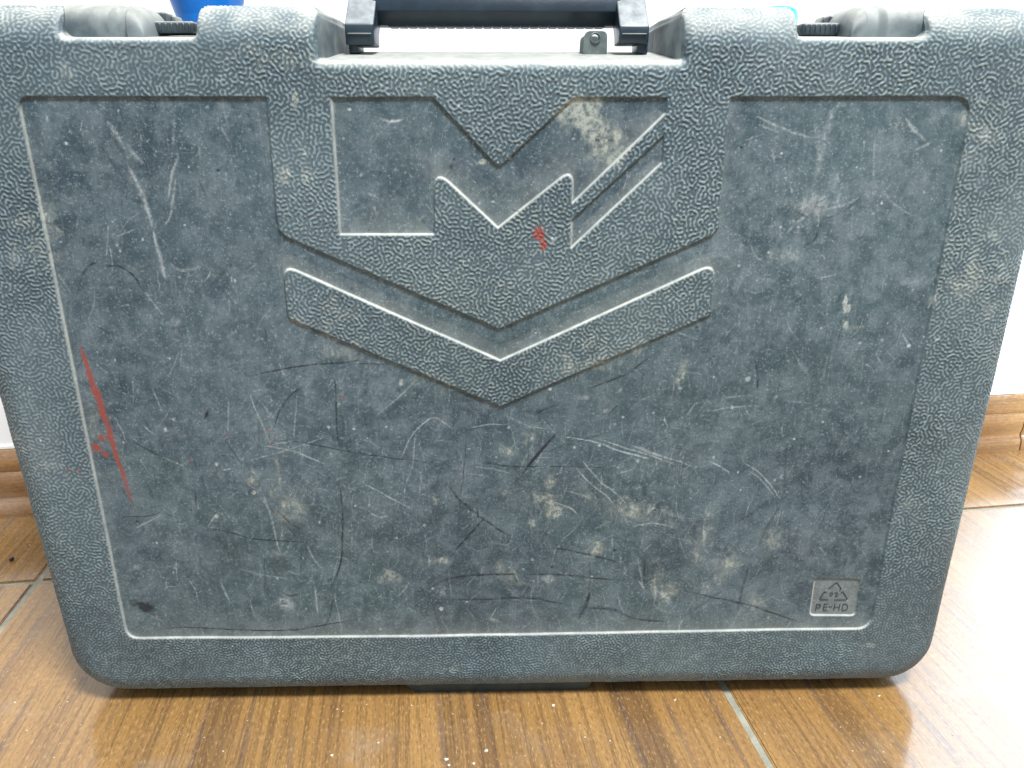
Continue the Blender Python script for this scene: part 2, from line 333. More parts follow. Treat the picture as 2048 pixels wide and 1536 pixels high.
# grid lines: 0.5 mm on the flat, equal arc steps round the edge
st = 0.00043
def lines(lo, hi):
    n = int(round(r*math.pi/2/st)); th = (np.arange(n+1)/n)*math.pi/2
    edge = r - r*np.sin(th)        # distance from the edge: r ... 0
    m = int(round((hi-lo-2*r)/st)); mid = np.linspace(lo+r, hi-r, m+1)
    return np.concatenate([lo+edge[::-1][:-1], mid, hi-edge[1:]])
U = lines(-0.2570, 0.2570); Zl = lines(ZB, ZT)
UU, ZZ = np.meshgrid(U, Zl); XX = x_of(UU, ZZ)
nz, nx = XX.shape
xc = (XX[:-1, :-1]+XX[1:, 1:])/2; zc_ = (ZZ[:-1, :-1]+ZZ[1:, 1:])/2
keep = Dall(xc, zc_) > 0.00003
kv = np.zeros((nz, nx), int)
for a, b in ((0, 0), (0, 1), (1, 0), (1, 1)): kv[a:a+nz-1, b:b+nx-1] += keep
full_ = np.full((nz, nx), 4); 
bound = (kv > 0) & (kv < 4)
bi = np.where(bound); bx = XX[bi].copy(); bz = ZZ[bi].copy(); eps = 2e-5
for _ in range(4):
    d0 = Dall(bx, bz); gx = (Dall(bx+eps, bz)-d0)/eps; gz = (Dall(bx, bz+eps)-d0)/eps; g2 = np.maximum(gx*gx+gz*gz, 0.3)
    bx -= np.clip(d0*gx/g2, -8e-4, 8e-4); bz -= np.clip(d0*gz/g2, -8e-4, 8e-4)
XX[bi] = bx; ZZ[bi] = bz
db, dh, dl = dists(XX, ZZ)
def rnd(d, rr): q = np.clip(rr-d, 0, rr); return rr-np.sqrt(np.maximum(rr*rr-q*q, 0))
sp, sb, sm, ss, spl = (sdpoly(P, XX, ZZ) for P in (panel, badge, letter, slash, plate))
srec = np.maximum(np.maximum(np.minimum(sp, -sb), sm), ss)
sst = lambda v, a, b: (lambda t: t*t*(3-2*t))(np.clip((v-a)/(b-a), 0, 1))
rec = 0.0009*np.clip((srec+0.0001)/0.0006, 0, 1)**1.0
Y = rnd(db, r) + rnd(dh, 0.0050) + rnd(dl, 0.0030) + rec + 0.0007*np.clip((spl+0.0002)/0.0006, 0, 1)
def blur_noise(cut, seed):
    g = np.random.default_rng(seed).standard_normal((nz, nx)); F = np.fft.rfft2(g)
    fz = np.fft.fftfreq(nz)[:, None]; fx = np.fft.rfftfreq(nx)[None, :]; f = np.sqrt(fz*fz+fx*fx)
    q = np.fft.irfft2(F*np.exp(-(f/cut)**2), s=(nz, nx)); return q/q.std()
# slight warping of the moulded face
Y += 0.00018*blur_noise(0.006, 3)*sst(db, 0.002, 0.02)
# grain: short worm-like ridges
fz = np.fft.fftfreq(nz)[:, None]; fx = np.fft.rfftfreq(nx)[None, :]; f = np.sqrt(fz*fz+fx*fx)
def bp(g, f0, bw): return np.fft.irfft2(np.fft.rfft2(g)*np.exp(-((f-f0)/bw)**2), s=(nz, nx))
def labyrinth(f0, seed):
    g = bp(np.random.default_rng(seed).standard_normal((nz, nx)), f0, 0.085); g /= g.std()
    for _ in range(2):
        g = bp(np.tanh(1.8*(g+0.1)), f0, 0.085); g /= g.std()
    q = bp(np.random.default_rng(seed+50).standard_normal((nz, nx)), 0.07, 0.06); q /= q.std()
    return g + 0.35*q
g1 = labyrinth(0.215, 5); g2 = labyrinth(0.245, 8)
wl = sst(ZZ, FZ+0.06, FZ-0.01)                      # finer, rubbed grain towards the foot of the case
g = g1*(1-wl)+g2*wl
ridge = sst(g, -0.2, 1.5)
texm = 1-sst(srec, -0.0006, 0.0000)
texm *= sst(dh, 0.0004, 0.0022)*sst(dl, 0.0004, 0.0016)
rubn = sst(blur_noise(0.012, 21), -1.6, 1.0)*0.5+0.5
low = 1-0.45*wl*sst(blur_noise(0.02, 4), -0.5, 1)
gh = ridge*texm*0.00040*rubn*low
# base normals, displace, then final normals
P0 = np.stack([XX, Y, ZZ], -1)
def normals(P):
    a = np.gradient(P, axis=1); b = np.gradient(P, axis=0); n = np.cross(a, b); l = np.linalg.norm(n, axis=-1, keepdims=True); return n/np.maximum(l, 1e-12)
N0 = normals(P0)
P1 = P0 + N0*(gh*sst(np.minimum(np.minimum(db, dh), dl), 0, 0.0006))[..., None]
N1 = normals(P1)
# --- settled dust
sg = np.gradient(srec, axis=0)/np.maximum(np.gradient(ZZ, axis=0), 1e-5); sx = np.gradient(srec, axis=1)/np.maximum(np.gradient(XX, axis=1), 1e-5)
band = np.exp(-((srec-0.0003)/0.00056)**2)
nb = blur_noise(0.03, 31)
wob = 0.78+0.22*sst(nb, -1, 1)
edge = band*np.clip(sg*1.05 + 0.50*np.clip(sx, 0, 1)*(XX < 0.10) + 0.10*np.clip(sx, 0, 1), 0, 1)*wob
edge *= np.where((XX > 0.19) & (ZZ > FZ+0.03), 0.4, 1)
halo = np.where(srec > 0, np.exp(-np.maximum(srec, 0)/0.0028), 0)*np.clip(sg+0.25*np.clip(sx, 0, 1), 0, 1)*0.36*wob
halo = np.maximum(halo, np.where(srec > 0, np.exp(-np.maximum(srec, 0)/0.0065), 0)*np.clip(sg, 0, 1)*0.24*wob)
spz = np.gradient(spl, axis=0)/np.maximum(np.gradient(ZZ, axis=0), 1e-5); spx = np.gradient(spl, axis=1)/np.maximum(np.gradient(XX, axis=1), 1e-5)
pe = np.exp(-((spl-0.0001)/0.00045)**2)*np.clip(spz+0.8*np.clip(spx, 0, 1), 0, 1)*0.9 + np.where(spl > 0, 0.20, 0)
nup = N0[..., 2]
top = sst(nup, 0.10, 0.85)*(0.56+0.20*nb.clip(-1.5, 1.5))
nearnotch = (np.exp(-np.maximum(dh, 0)/0.0035)*0.75+np.exp(-np.maximum(dl, 0)/0.002)*0.45)*sst(N0[..., 2], 0.15, 0.9)
dustT = np.clip(top*(0.55+0.45*ridge)+nearnotch, 0, 0.92)
dust = np.clip(np.maximum.reduce([edge, halo, pe, dustT]), 0, 1)
# --- hand-placed wear
dark = np.zeros((nz, nx)); light = np.zeros((nz, nx)); red = np.zeros((nz, nx)); tan = np.zeros((nz, nx)); tone = np.full((nz, nx), 0.5)
n_fine = blur_noise(0.16, 41); n_mid = blur_noise(0.05, 42); n_patch = blur_noise(0.012, 43)
n_dir = bp(np.random.default_rng(44).standard_normal((nz, nx)), 0.0, 0.5); n_dir = np.fft.irfft2(np.fft.rfft2(n_dir)*np.exp(-(fz/0.03)**2-(fx/0.2)**2), s=(nz, nx)); n_dir /= n_dir.std()
def win(P, m):
    z0, z1 = P[:, 1].min()-m, P[:, 1].max()+m; x0, x1 = P[:, 0].min()-m, P[:, 0].max()+m
    j0, j1 = np.searchsorted(Zl, [z0, z1]); i0, i1 = np.searchsorted(U, [x0-0.008, x1+0.008]); return slice(max(j0-1, 0), j1+1), slice(max(i0-1, 0), i1+1)
def stroke(F, pts, wd, amt, ox=0, oy=0, s=1.0, taper=True, breakup=0.5):
    amt = amt*1.15
    P = face(pts, ox, oy, s)
    if len(P) > 2:                                        # smooth the bends
        Q = [P[0]]
        for i in range(len(P)-1):
            p0 = P[max(i-1, 0)]; p1 = P[i]; p2 = P[i+1]; p3 = P[min(i+2, len(P)-1)]
            for t in (0.25, 0.5, 0.75, 1.0): Q.append(0.5*((2*p1)+(-p0+p2)*t+(2*p0-5*p1+4*p2-p3)*t*t+(-p0+3*p1-3*p2+p3)*t**3))
        P = np.array(Q)
    sl = win(P, 0.003); x = XX[sl]; z = ZZ[sl]; L = np.r_[0, np.cumsum(np.linalg.norm(np.diff(P, axis=0), axis=1))]
    x = x + n_mid[sl]*0.00010; z = z + n_mid[sl]*0.00008
    best = np.full(x.shape, 1e9); tt = np.zeros(x.shape)
    for i in range(len(P)-1):
        a, b = P[i], P[i+1]; e = b-a; t = np.clip(((x-a[0])*e[0]+(z-a[1])*e[1])/max(e@e, 1e-12), 0, 1); d = np.hypot(x-a[0]-e[0]*t, z-a[1]-e[1]*t)
        m = d < best; best = np.where(m, d, best); tt = np.where(m, (L[i]+t*(L[i+1]-L[i]))/L[-1], tt)
    w = wd*(np.sqrt(np.clip(4*tt*(1-tt), 0.05, 1)) if taper else 1)
    v = amt*np.exp(-(best/w)**2)*(1-breakup+breakup*sst(n_fine[sl]+n_mid[sl]*0.6, -0.8, 0.8))
    if taper: v = v*sst(np.minimum(tt, 1-tt), -0.02, 0.12)
    F[sl] = np.maximum(F[sl], v)
def blob(F, x, y, rx, ry, amt, ox=0, oy=0, s=1.0, rot=0.0, rag=0.55, add=False):
    P = face([(x-rx, y-ry), (x+rx, y+ry), (x, y)], ox, oy, s); c = P[2]; ax = abs(P[1][0]-P[0][0])/2; az = abs(P[1][1]-P[0][1])/2
    sl = win(P, max(ax, az)*0.8+0.001); X = XX[sl]-c[0]; Z = ZZ[sl]-c[1]; ca, sa = math.cos(R(rot)), math.sin(R(rot))
    q = np.hypot((X*ca+Z*sa)/ax, (-X*sa+Z*ca)/az) + rag*0.35*n_mid[sl] + rag*0.2*n_fine[sl]
    v = amt*(1-sst(q, 0.15 if (rag > .6) else 0.5, 1.25))*((0.30+0.70*sst(n_fine[sl]+0.7*n_dir[sl], -0.7, 1.3)) if rag > .6 else 1)
    if add: F[sl] += v
    else: F[sl] = np.maximum(F[sl], v)
A1 = (100, 650, 2.3625); A2 = (850, 700, 2.56); A3 = (1400, 150, 2.56); A4 = (0, 150, 2.7933)
for w, a, p in [(.00042, .75, [(915,250),(1080,215),(1250,190),(1400,180),(1500,160)]), (.0003, .55, [(1400,190),(1520,186),(1620,190)]), (.0004, .8, [(1345,230),(1350,400),(1358,580)]),
    (.00045, .85, [(1370,750),(1380,900),(1378,1080),(1360,1170),(1310,1270)]), (.00055, .9, [(380,555),(460,595),(520,625)]), (.00035, .75, [(315,910),(450,910),(520,890)]), (.0003, .5, [(520,890),(590,915),(640,930)]),
    (.0004, .75, [(730,960),(870,990),(950,1015),(1100,1025),(1240,1035)]), (.0006, .65, [(1060,870),(1120,930),(1200,980)]), (.0005, .6, [(1100,930),(1165,1010)]), (.0005, .65, [(1060,490),(1075,430),(1130,340),(1200,290)]),
    (.0003, .7, [(1050,550),(1200,560),(1400,600),(1640,635),(1880,665)]), (.0003, .6, [(740,690),(790,630),(850,625),(900,660)]), (.0004, .7, [(680,780),(688,860)]),
    (.0004, .8, [(480,1455),(600,1435),(900,1445),(1150,1445),(1300,1420),(1500,1390)]), (.0006, .5, [(1010,1100),(1015,1260)]), (.0005, .6, [(1340,1270),(1320,1380),(1290,1440)]), (.0003, .5, [(820,540),(860,600),(910,670)]),
    (.0006, .5, [(1120,1285),(1180,1275)]), (.0006, .5, [(1150,1235),(1220,1215)]), (.0004, .5, [(980,450),(985,560)]), (.0003, .45, [(240,20),(290,50)]), (.0004, .4, [(400,480),(440,580)])]: stroke(dark, p, w, a, *A1)
for x, y, rx, ry, a in [(738,425,14,24,.85), (450,1335,40,24,.75), (395,1315,30,16,.5), (650,1195,14,8,.8), (1090,1150,60,50,.28), (830,1040,120,60,.22), (1150,950,60,30,.3)]: blob(dark, x, y, rx, ry, a, *A1, rot=-20)
for w, a, p in [(.0003,.7,[(940,320),(980,430),(1040,570)]),(.0004,.5,[(1000,370),(1035,420)]),(.0003,.45,[(840,360),(838,520)]),(.0003,.8,[(985,570),(1150,600),(1310,665)]),(.0005,.5,[(1000,790),(1040,900),(1075,1050),(1100,1110)]),
    (.0003,.5,[(300,430),(360,560)]),(.0003,.45,[(420,635),(465,710)]),(.0003,.75,[(1465,740),(1600,815),(1720,880)]),(.0003,.55,[(1655,640),(1700,540),(1750,480),(1810,445),(1880,470)]),(.0003,.45,[(1725,500),(1715,650),(1680,760),(1665,900)]),
    (.0003,.55,[(880,1150),(980,1180),(1120,1200)]),(.0004,.5,[(1210,1040),(1240,1100),(1280,1150)]),(.0005,.5,[(1250,1230),(1265,1380)]),(.0005,.4,[(800,1210),(850,1320)]),(.0003,.5,[(390,970),(530,900)]),(.0003,.45,[(1165,320),(1150,550)]),
    (.0004,.4,[(1525,440),(1640,350),(1750,240)]),(.0003,.6,[(520,625),(580,652),(640,675)]),(.0003,.45,[(1340,1270),(1380,1450)]),(.0003,.6,[(810,690),(870,682)]),(.0003,.4,[(910,650),(1100,600),(1330,520)]),(.0003,.5,[(1040,570),(1150,548)]),
    (.0004,.4,[(740,960),(790,890)]),(.0003,.4,[(940,1290),(965,1390)]),(.0003,.4,[(445,1360),(520,1405)]),(.0004,.5,[(1500,880),(1550,910),(1600,905)]),(.0003,.4,[(550,1190),(552,1240),(620,1235)])]: stroke(light, p, w, a, *A1)
for x, y, rx, ry, a in [(410,1150,14,12,.5),(585,1150,18,14,.45),(1110,1320,46,40,.55),(1060,1090,26,22,.4),(520,990,12,14,.35),(1245,750,7,6,.8),(1850,1270,16,34,.7),(1040,430,24,20,.4),(1550,1220,24,14,.35)]: blob(light, x, y, rx, ry, a, *A1, rot=-30, rag=.9)
for x, y, rx, ry, a in [(960,700,34,70,.45),(1130,850,90,90,.55),(1080,700,26,70,.45),(1815,830,16,26,.5),(1845,1120,40,20,.6),(1350,75,30,20,.5),(1660,272,12,14,.8),(1610,1190,40,30,.3),(200,430,50,120,.22)]: blob(tan, x, y, rx, ry, a, *A1, rag=.9)
for x, y in [(625,520),(655,648),(745,708),(770,716),(1378,350),(1030,500),(830,525),(945,755),(1045,565)]: blob(red, x, y, 9, 5.5, .6, *A1)
for x, y in [(785,908),(960,795)]: blob(tan, x, y, 11, 9, 1, *A1, rag=.1)
# red paint streak
rp = [(140,110,4),(150,140,9),(190,260,14),(215,330,16),(240,400,17),(265,470,16),(290,560,14),(310,620,12),(330,680,10),(345,720,9),(360,770,8),(372,810,6),(378,840,4)]
for i in range(len(rp)-1):
    for t in np.linspace(0, 1, 7):
        x, y, q = [rp[i][k]*(1-t)+rp[i+1][k]*t for k in range(3)]; blob(red, x, y, q*1.45, q*1.7, .95 if q > 9 else .7, *A1, rag=.42)
for x, y, q in [(215,580,24),(240,540,16),(255,615,14),(85,682,13),(140,690,8)]: blob(red, x, y, q*1.2, q, 1, *A1, rag=.55)
blob(red, 1081, 466, 12, 15, 1.1, rag=.58); blob(red, 1087, 489, 7, 10, 1.0, rag=.58); blob(light, 1106, 480, 5.5, 6.5, 1.3, rag=.2)
for w, a, p in [(.0007,.85,[(115,690),(170,770),(270,850)]),(.0006,.7,[(270,850),(360,915),(450,970)]),(.0006,.85,[(150,1040),(220,960),(315,855)]),(.00085,1.0,[(485,655),(560,560),(630,480),(690,415)]),(.0005,.75,[(280,575),(420,600),(600,600)]),
    (.0004,.6,[(600,600),(760,602),(920,605)]),(.0005,.7,[(935,345),(990,285)]),(.0006,.7,[(555,345),(610,310),(690,285)]),(.0006,.6,[(830,205),(930,170),(1040,125),(1110,70),(1200,10)]),(.0006,.75,[(640,1015),(800,1045),(1000,1095)]),
    (.0008,.72,[(0,1240),(120,1180),(300,1158),(500,1155)]),(.0006,.68,[(500,1155),(700,1158),(850,1172),(1000,1185)]),(.0006,.6,[(50,1285),(300,1285),(500,1275),(620,1290),(780,1325)]),(.0007,.7,[(780,1325),(960,1335),(1030,1365),(1090,1385),(1250,1400)]),
    (.0004,.6,[(840,1060),(845,1170),(840,1270)]),(.0011,.85,[(850,1240),(820,1320),(785,1390)]),(.0005,.75,[(1270,1225),(1460,1270),(1650,1310),(1850,1375),(1960,1415)]),(.0005,.7,[(1690,50),(1703,130),(1705,215)]),(.0006,.45,[(1830,790),(1760,900),(1720,990)]),
    (.0008,.4,[(1770,770),(1680,840),(1600,890)]),(.0004,.55,[(210,410),(205,560),(180,760),(165,1010)]),(.0005,.4,[(1855,500),(1840,760)]),(.0006,.45,[(1660,1100),(1600,1350)]),(.0008,.55,[(30,1290),(60,1390)]),(.0005,.85,[(268,825),(275,870)]),
    (.0005,.5,[(1125,1070),(1125,1200)]),(.0004,.4,[(550,545),(700,500),(900,440),(1050,400)]),(.0006,.35,[(1320,1375),(1540,1230)])]: stroke(dark, p, w, a, *A2)
for w, a, p in [(.0003,.8,[(690,445),(850,470),(1000,520),(1160,565)]),(.0003,.8,[(860,450),(1010,500),(1150,540),(1290,595)]),(.0005,.8,[(1060,490),(1140,525),(1220,550)]),(.0003,.6,[(1080,490),(1200,540),(1380,600)]),(.0004,.6,[(1000,520),(1160,560)]),
    (.0003,.9,[(1450,570),(1500,595),(1570,635)]),(.0003,.7,[(1620,575),(1700,620),(1770,690),(1830,780)]),(.0003,.6,[(1650,620),(1720,665),(1800,760)]),(.0003,.8,[(800,560),(900,680),(960,720),(1040,800)]),(.0003,.75,[(760,590),(850,690),(930,750),(980,810)]),
    (.0003,.6,[(720,720),(860,770)]),(.0003,.75,[(650,780),(740,810),(785,850)]),(.0004,.5,[(1060,910),(1180,890),(1290,920)]),(.0003,.4,[(860,925),(960,880)]),(.0004,.4,[(1330,355),(1390,270)]),(.0004,.5,[(1460,320),(1540,300),(1670,290)]),
    (.0004,.35,[(1520,245),(1700,235)]),(.0003,.6,[(0,365),(50,350),(100,380),(150,415)]),(.0003,.5,[(220,405),(330,385),(440,390)]),(.0003,.45,[(400,330),(520,390),(640,410)]),(.0003,.55,[(980,640),(1080,610)]),(.0006,.35,[(1430,870),(1430,1000),(1460,1060)]),
    (.0006,.35,[(1090,1060),(1120,1220)]),(.0004,.6,[(1180,1230),(1275,1305)]),(.0004,.55,[(1200,1250),(1260,1310)]),(.0004,.5,[(1090,1180),(1130,1230)]),(.0003,.4,[(960,920),(965,1080)]),(.0004,.55,[(1645,310),(1660,335)]),(.0003,.5,[(840,720),(890,780)]),
    (.0003,.4,[(240,600),(380,620),(480,650)]),(.0003,.45,[(330,1390),(370,1320)]),(.0005,.4,[(450,1120),(480,1190)]),(.0003,.4,[(1925,50),(1980,180)])]: stroke(light, p, w, a, *A2)
for x, y, rx, ry, a in [(970,385,9,7,.9),(550,1078,8,9,1.3),(635,940,10,8,.7),(1455,1218,40,32,.65),(1000,210,12,18,.5),(620,1180,40,16,.45),(930,315,16,10,.5),(20,1095,6,40,.35),(95,1250,14,26,.6),(840,250,60,16,.35)]: blob(light, x, y, rx, ry, a, *A2, rag=1)
for x, y, rx, ry, a in [(640,670,28,64,.6),(600,760,60,40,.65),(680,820,56,56,.75),(545,885,28,32,.65),(1080,835,190,46,.5),(885,1030,46,34,.5),(1555,1100,46,66,.55),(1230,1240,70,70,.45),(1305,140,16,100,.5),(85,1085,34,20,.7),(415,520,36,22,.55),(545,465,44,30,.5),
    (420,1170,70,50,.4),(45,770,16,22,.5),(1180,1190,60,90,.25),(1760,980,60,60,.25),(1430,960,30,110,.3),(410,735,10,18,.6),(1700,1290,40,40,.3),(350,1390,30,10,.4)]: blob(tan, x, y, rx, ry, a, *A2, rot=-12, rag=.95)
for w, a, p in [(.0005,.5,[(280,200),(440,280),(600,330)]),(.0004,.35,[(300,250),(420,300)]),(.0009,.42,[(1060,220),(1110,290),(1160,340)]),(.0006,.4,[(1100,390),(1200,340)]),(.0018,.30,[(700,130),(650,300),(615,450),(590,550)]),(.0016,.25,[(590,240),(620,380),(600,520)]),
    (.0005,.35,[(930,590),(1020,680),(1100,720)]),(.0004,.3,[(900,260),(890,560)]),(.0005,.3,[(370,360),(385,450)]),(.0003,.45,[(600,1045),(700,1025)]),(.0004,.4,[(480,1420),(540,1530)]),(.0004,.35,[(260,860),(290,930),(330,950)]),
    (.0007,.35,[(640,690),(760,660),(830,620)]),(.0006,.3,[(440,820),(520,740),(640,660)])]: stroke(light, p, w, a, *A3)
for x, y, rx, ry, a, rt in [(560,675,110,60,.6,20),(470,750,70,70,.5,0),(430,930,110,46,.4,-15),(1010,270,70,60,.36,30),(720,150,36,26,.35,0),(1250,190,60,36,.35,20),(740,640,110,26,.42,15),(260,345,32,12,.5,0),(700,500,130,60,.28,0),(900,620,60,60,.25,0),(1050,1070,24,18,.35,0)]: blob(light, x, y, rx, ry, a*.7, *A3, rot=rt, rag=1)
for x, y, rx, ry in [(745,1165,11,28),(742,1215,11,42),(755,1265,16,30),(768,1195,6,26),(750,1140,8,16)]: blob(tan, x, y, rx*.8, ry*.9, .8, *A3, rag=1.2); blob(light, x, y, rx*.75, ry*.9, .95, *A3, rag=1.3)
blob(tan, 795, 1300, 34, 26, .4, *A3, rag=1); blob(red, 560, 690, 60, 26, .10, *A3)
for w, a, p in [(.0005,.5,[(620,760),(590,850),(550,870)]),(.0004,.45,[(200,810),(290,850)]),(.0004,.45,[(730,1290),(680,1490)]),(.0003,.5,[(500,700),(570,740)]),(.0006,.35,[(830,620),(740,700),(640,740)]),(.0004,.35,[(270,1420),(300,1530)])]: stroke(dark, p, w, a, *A3)
for w, a, p in [(.0011,.42,[(590,250),(640,330),(700,420)]),(.0009,.34,[(700,380),(740,440),(800,500)]),(.0010,.55,[(700,490),(780,650),(850,860)]),(.0008,.55,[(850,860),(880,990),(925,1160)]),(.0006,.45,[(1000,440),(955,560),(935,700)]),(.0006,.42,[(980,560),(955,720),(940,800),(900,860)]),
    (.0004,.4,[(800,1210),(860,1290),(920,1350)]),(.0008,.25,[(930,1040),(1000,1090),(1130,1075)]),(.0005,.35,[(600,820),(590,1020)]),(.0006,.25,[(970,220),(960,400)]),(.0003,.6,[(1235,970),(1245,985)]),(.0004,.3,[(430,800),(420,860)]),(.0006,.25,[(1230,280),(1280,380)])]: stroke(light, p, w, a, *A4)
for w, a, p in [(.0006,.65,[(425,1240),(450,1130),(500,1065),(550,1045)]),(.0005,.8,[(580,1075),(650,1070),(720,1110),(760,1150),(790,1220)]),(.0006,.7,[(1110,600),(1140,680)]),(.0010,.3,[(1160,1200),(1300,1050)]),(.0005,.55,[(530,1405),(610,1450)]),(.0012,.25,[(1300,1150),(1480,980)]),(.0014,.3,[(600,330),(690,450)])]: stroke(dark, p, w, a, *A4)
blob(dark, 1215, 535, 16, 8, .8, *A4)
for x, y, rx, ry, a in [(1060,1210,12,10,.6),(1045,1325,10,8,.5),(960,1385,50,20,.4),(720,560,60,100,.18),(1110,430,20,16,.35),(1070,520,14,30,.25),(240,800,10,16,.5)]: blob(light, x, y, rx, ry, a, *A4, rag=1)
# emblem wear (in photo pixels)
blob(tan, 1160, 230, 52, 36, .42, rot=-35); blob(tan, 1210, 275, 34, 42, .62, rot=30, rag=1); blob(tan, 1235, 315, 40, 16, .35, rot=35); blob(tan, 1150, 205, 34, 8, .5)
stroke(light, [(756, 235), (780, 243), (808, 238)], .0005, .7); stroke(light, [(1141, 278), (1152, 277)], .0005, .6); blob(tan, 966, 322, 9, 6, .8); stroke(dark, [(1023, 420), (1045, 427)], .0003, .8)
# broad tonal areas: (x, y, rx, ry, amount) in photo pixels, + pale / - dark
for x, y, rx, ry, a in [(290,260,80,90,-.10),(140,260,50,40,-.08),(400,470,160,60,-.06),(310,600,200,60,.05),(1650,560,240,120,.10),(1800,300,110,110,.06),(1600,420,120,70,.10),(480,790,200,80,.06),(760,1000,260,120,-.05),(1150,900,180,100,-.05),
    (520,1120,160,70,-.09),(1020,1200,260,60,-.08),(1560,1190,120,60,-.05),(1600,900,200,160,.05),(1180,1120,200,80,-.04),(770,330,90,110,-.06),(1000,380,90,50,-.05),(760,600,60,60,-.05),(1690,1110,60,100,.04),(90,900,60,120,.10),(60,1060,40,60,-.14),
    (150,1100,50,60,-.10),(120,1130,40,40,-.08),(45,500,60,60,.13),(50,620,50,70,.12),(130,160,40,30,.12),(60,260,60,60,.06),(300,1330,140,24,-.12),(650,1330,200,24,.06),(1000,1340,200,24,.03),(1250,1330,160,24,-.03),(1800,1300,90,60,-.10),
    (1960,420,80,160,.12),(1960,560,70,70,.10),(1980,250,70,90,.08),(1900,850,60,120,.08),(1440,80,160,40,.05),(1700,120,250,40,.05),(620,640,60,40,.12),(760,730,160,40,.06),(1180,730,110,40,.10),(840,740,60,30,.08),(1330,600,80,40,.04),(240,120,200,40,.04),
    (1870,1180,40,90,-.05),(1130,1350,200,16,-.06),(1010,130,200,24,.04),(2030,90,30,34,-.13)]: blob(tone, x, y, rx, ry, a, rag=1.2, add=True)
for x, y, rx, ry, a in [(133,167,34,24,.35),(590,205,10,22,.8),(578,345,22,16,.75),(575,110,60,26,.25),(650,640,60,30,.30),(1185,730,60,22,.45),(700,700,60,24,.25),(860,760,50,22,.2),(1220,700,60,18,.3),(95,445,30,60,.3),(60,470,40,50,.4),(35,890,30,20,.35),(90,935,30,12,.5),(65,1085,22,18,.35),
    (905,1338,16,8,.6),(1737,1293,10,7,.8),(535,1325,8,6,.7),(1955,270,40,30,.35),(1950,560,50,60,.35),(1270,1345,60,8,.25),(1820,1000,20,30,.2),(610,330,16,50,.2),(1130,170,40,14,.25)]: blob(tan, x, y, rx, ry, a, rag=1.3)
for _ in range(420):                                  # small random nicks, dust specks and hair scratches
    x = rng.uniform(60, 1940); y = rng.uniform(200, 1350)
    if rng.random() < 0.55: q = rng.uniform(1.2, 3.6); blob(light, x, y, q, q*rng.uniform(.6, 1.2), rng.uniform(.35, .95), rag=.6)
    elif rng.random() < 0.7:
        a = rng.normal(1.35, .6); l = rng.uniform(8, 60); stroke(light if rng.random() < .65 else dark, [(x, y), (x+l*math.cos(a)*.5+rng.normal(0, 2), y+l*math.sin(a)*.5), (x+l*math.cos(a), y+l*math.sin(a))], rng.uniform(.0002, .0004), rng.uniform(.25, .55))
    else: q = rng.uniform(1.5, 4); blob(dark, x, y, q, q, rng.uniform(.3, .7))
for _ in range(1500):                                # dense faint hair scratches, mostly centre and lower half
    x = rng.normal(1000, 430); y = rng.uniform(230, 1260) if rng.random() < .35 else rng.normal(980, 170)
    if not (60 < x < 1930 and 200 < y < 1270): continue
    a = rng.normal(rng.choice([1.45, 0.35, 2.5, 1.9]), .25); l = rng.uniform(10, 90)*rng.uniform(.4, 1); b = rng.normal(0, .08)*l
    stroke(light if rng.random() < .72 else dark, [(x, y), (x+l*math.cos(a)*.5-b*math.sin(a), y+l*math.sin(a)*.5+b*math.cos(a)), (x+l*math.cos(a), y+l*math.sin(a))], rng.uniform(.00016, .0003), rng.uniform(.10, .34))
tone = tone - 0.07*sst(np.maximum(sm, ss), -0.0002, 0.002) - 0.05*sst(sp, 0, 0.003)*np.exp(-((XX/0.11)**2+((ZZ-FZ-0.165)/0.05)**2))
side_light = np.exp(-np.maximum(0.2570-np.abs(u_of(XX, ZZ)), 0)/0.016)*sst(ZZ, FZ+0.0, FZ+0.10)  # pale bounced light on the side round-overs, painted into the tone
tone = tone + texm*(0.17*side_light*wob + 0.02*sst(ZZ, FZ+0.265, FZ+0.31)) - 0.06*texm*np.exp(-((XX/0.08)**2+((ZZ-FZ-0.26)/0.03)**2)) - 0.05*texm*sst(ZZ, FZ+0.03, FZ-0.02)*(1+0.6*n_patch)
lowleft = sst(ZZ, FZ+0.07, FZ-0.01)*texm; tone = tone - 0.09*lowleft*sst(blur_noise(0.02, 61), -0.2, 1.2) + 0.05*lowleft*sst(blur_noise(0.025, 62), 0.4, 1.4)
tone = np.clip(tone + (1-texm)*(0.036*blur_noise(0.03, 63).clip(-2, 2)*sst(blur_noise(0.008, 64), -0.8, 1.0) + 0.02*blur_noise(0.09, 65).clip(-2, 2)) + 0.022*n_patch + 0.02*n_mid*0, 0.05, 0.95)
red = np.minimum(red*1.0, 1); tm_h = 1-0.55*texm*(1-ridge)
dark = np.minimum(dark*1.25, 1); light = light*tm_h*1.25; tan *= 2.3; tan *= (1-0.5*texm*(1-ridge)); dark *= (1-0.6*texm)
cA = np.stack([texm, ridge, dust, np.clip(dark, 0, 1)], -1); cB = np.stack([np.clip(light, 0, 1), np.clip(red, 0, 1), np.clip(tan, 0, 1), tone], -1)
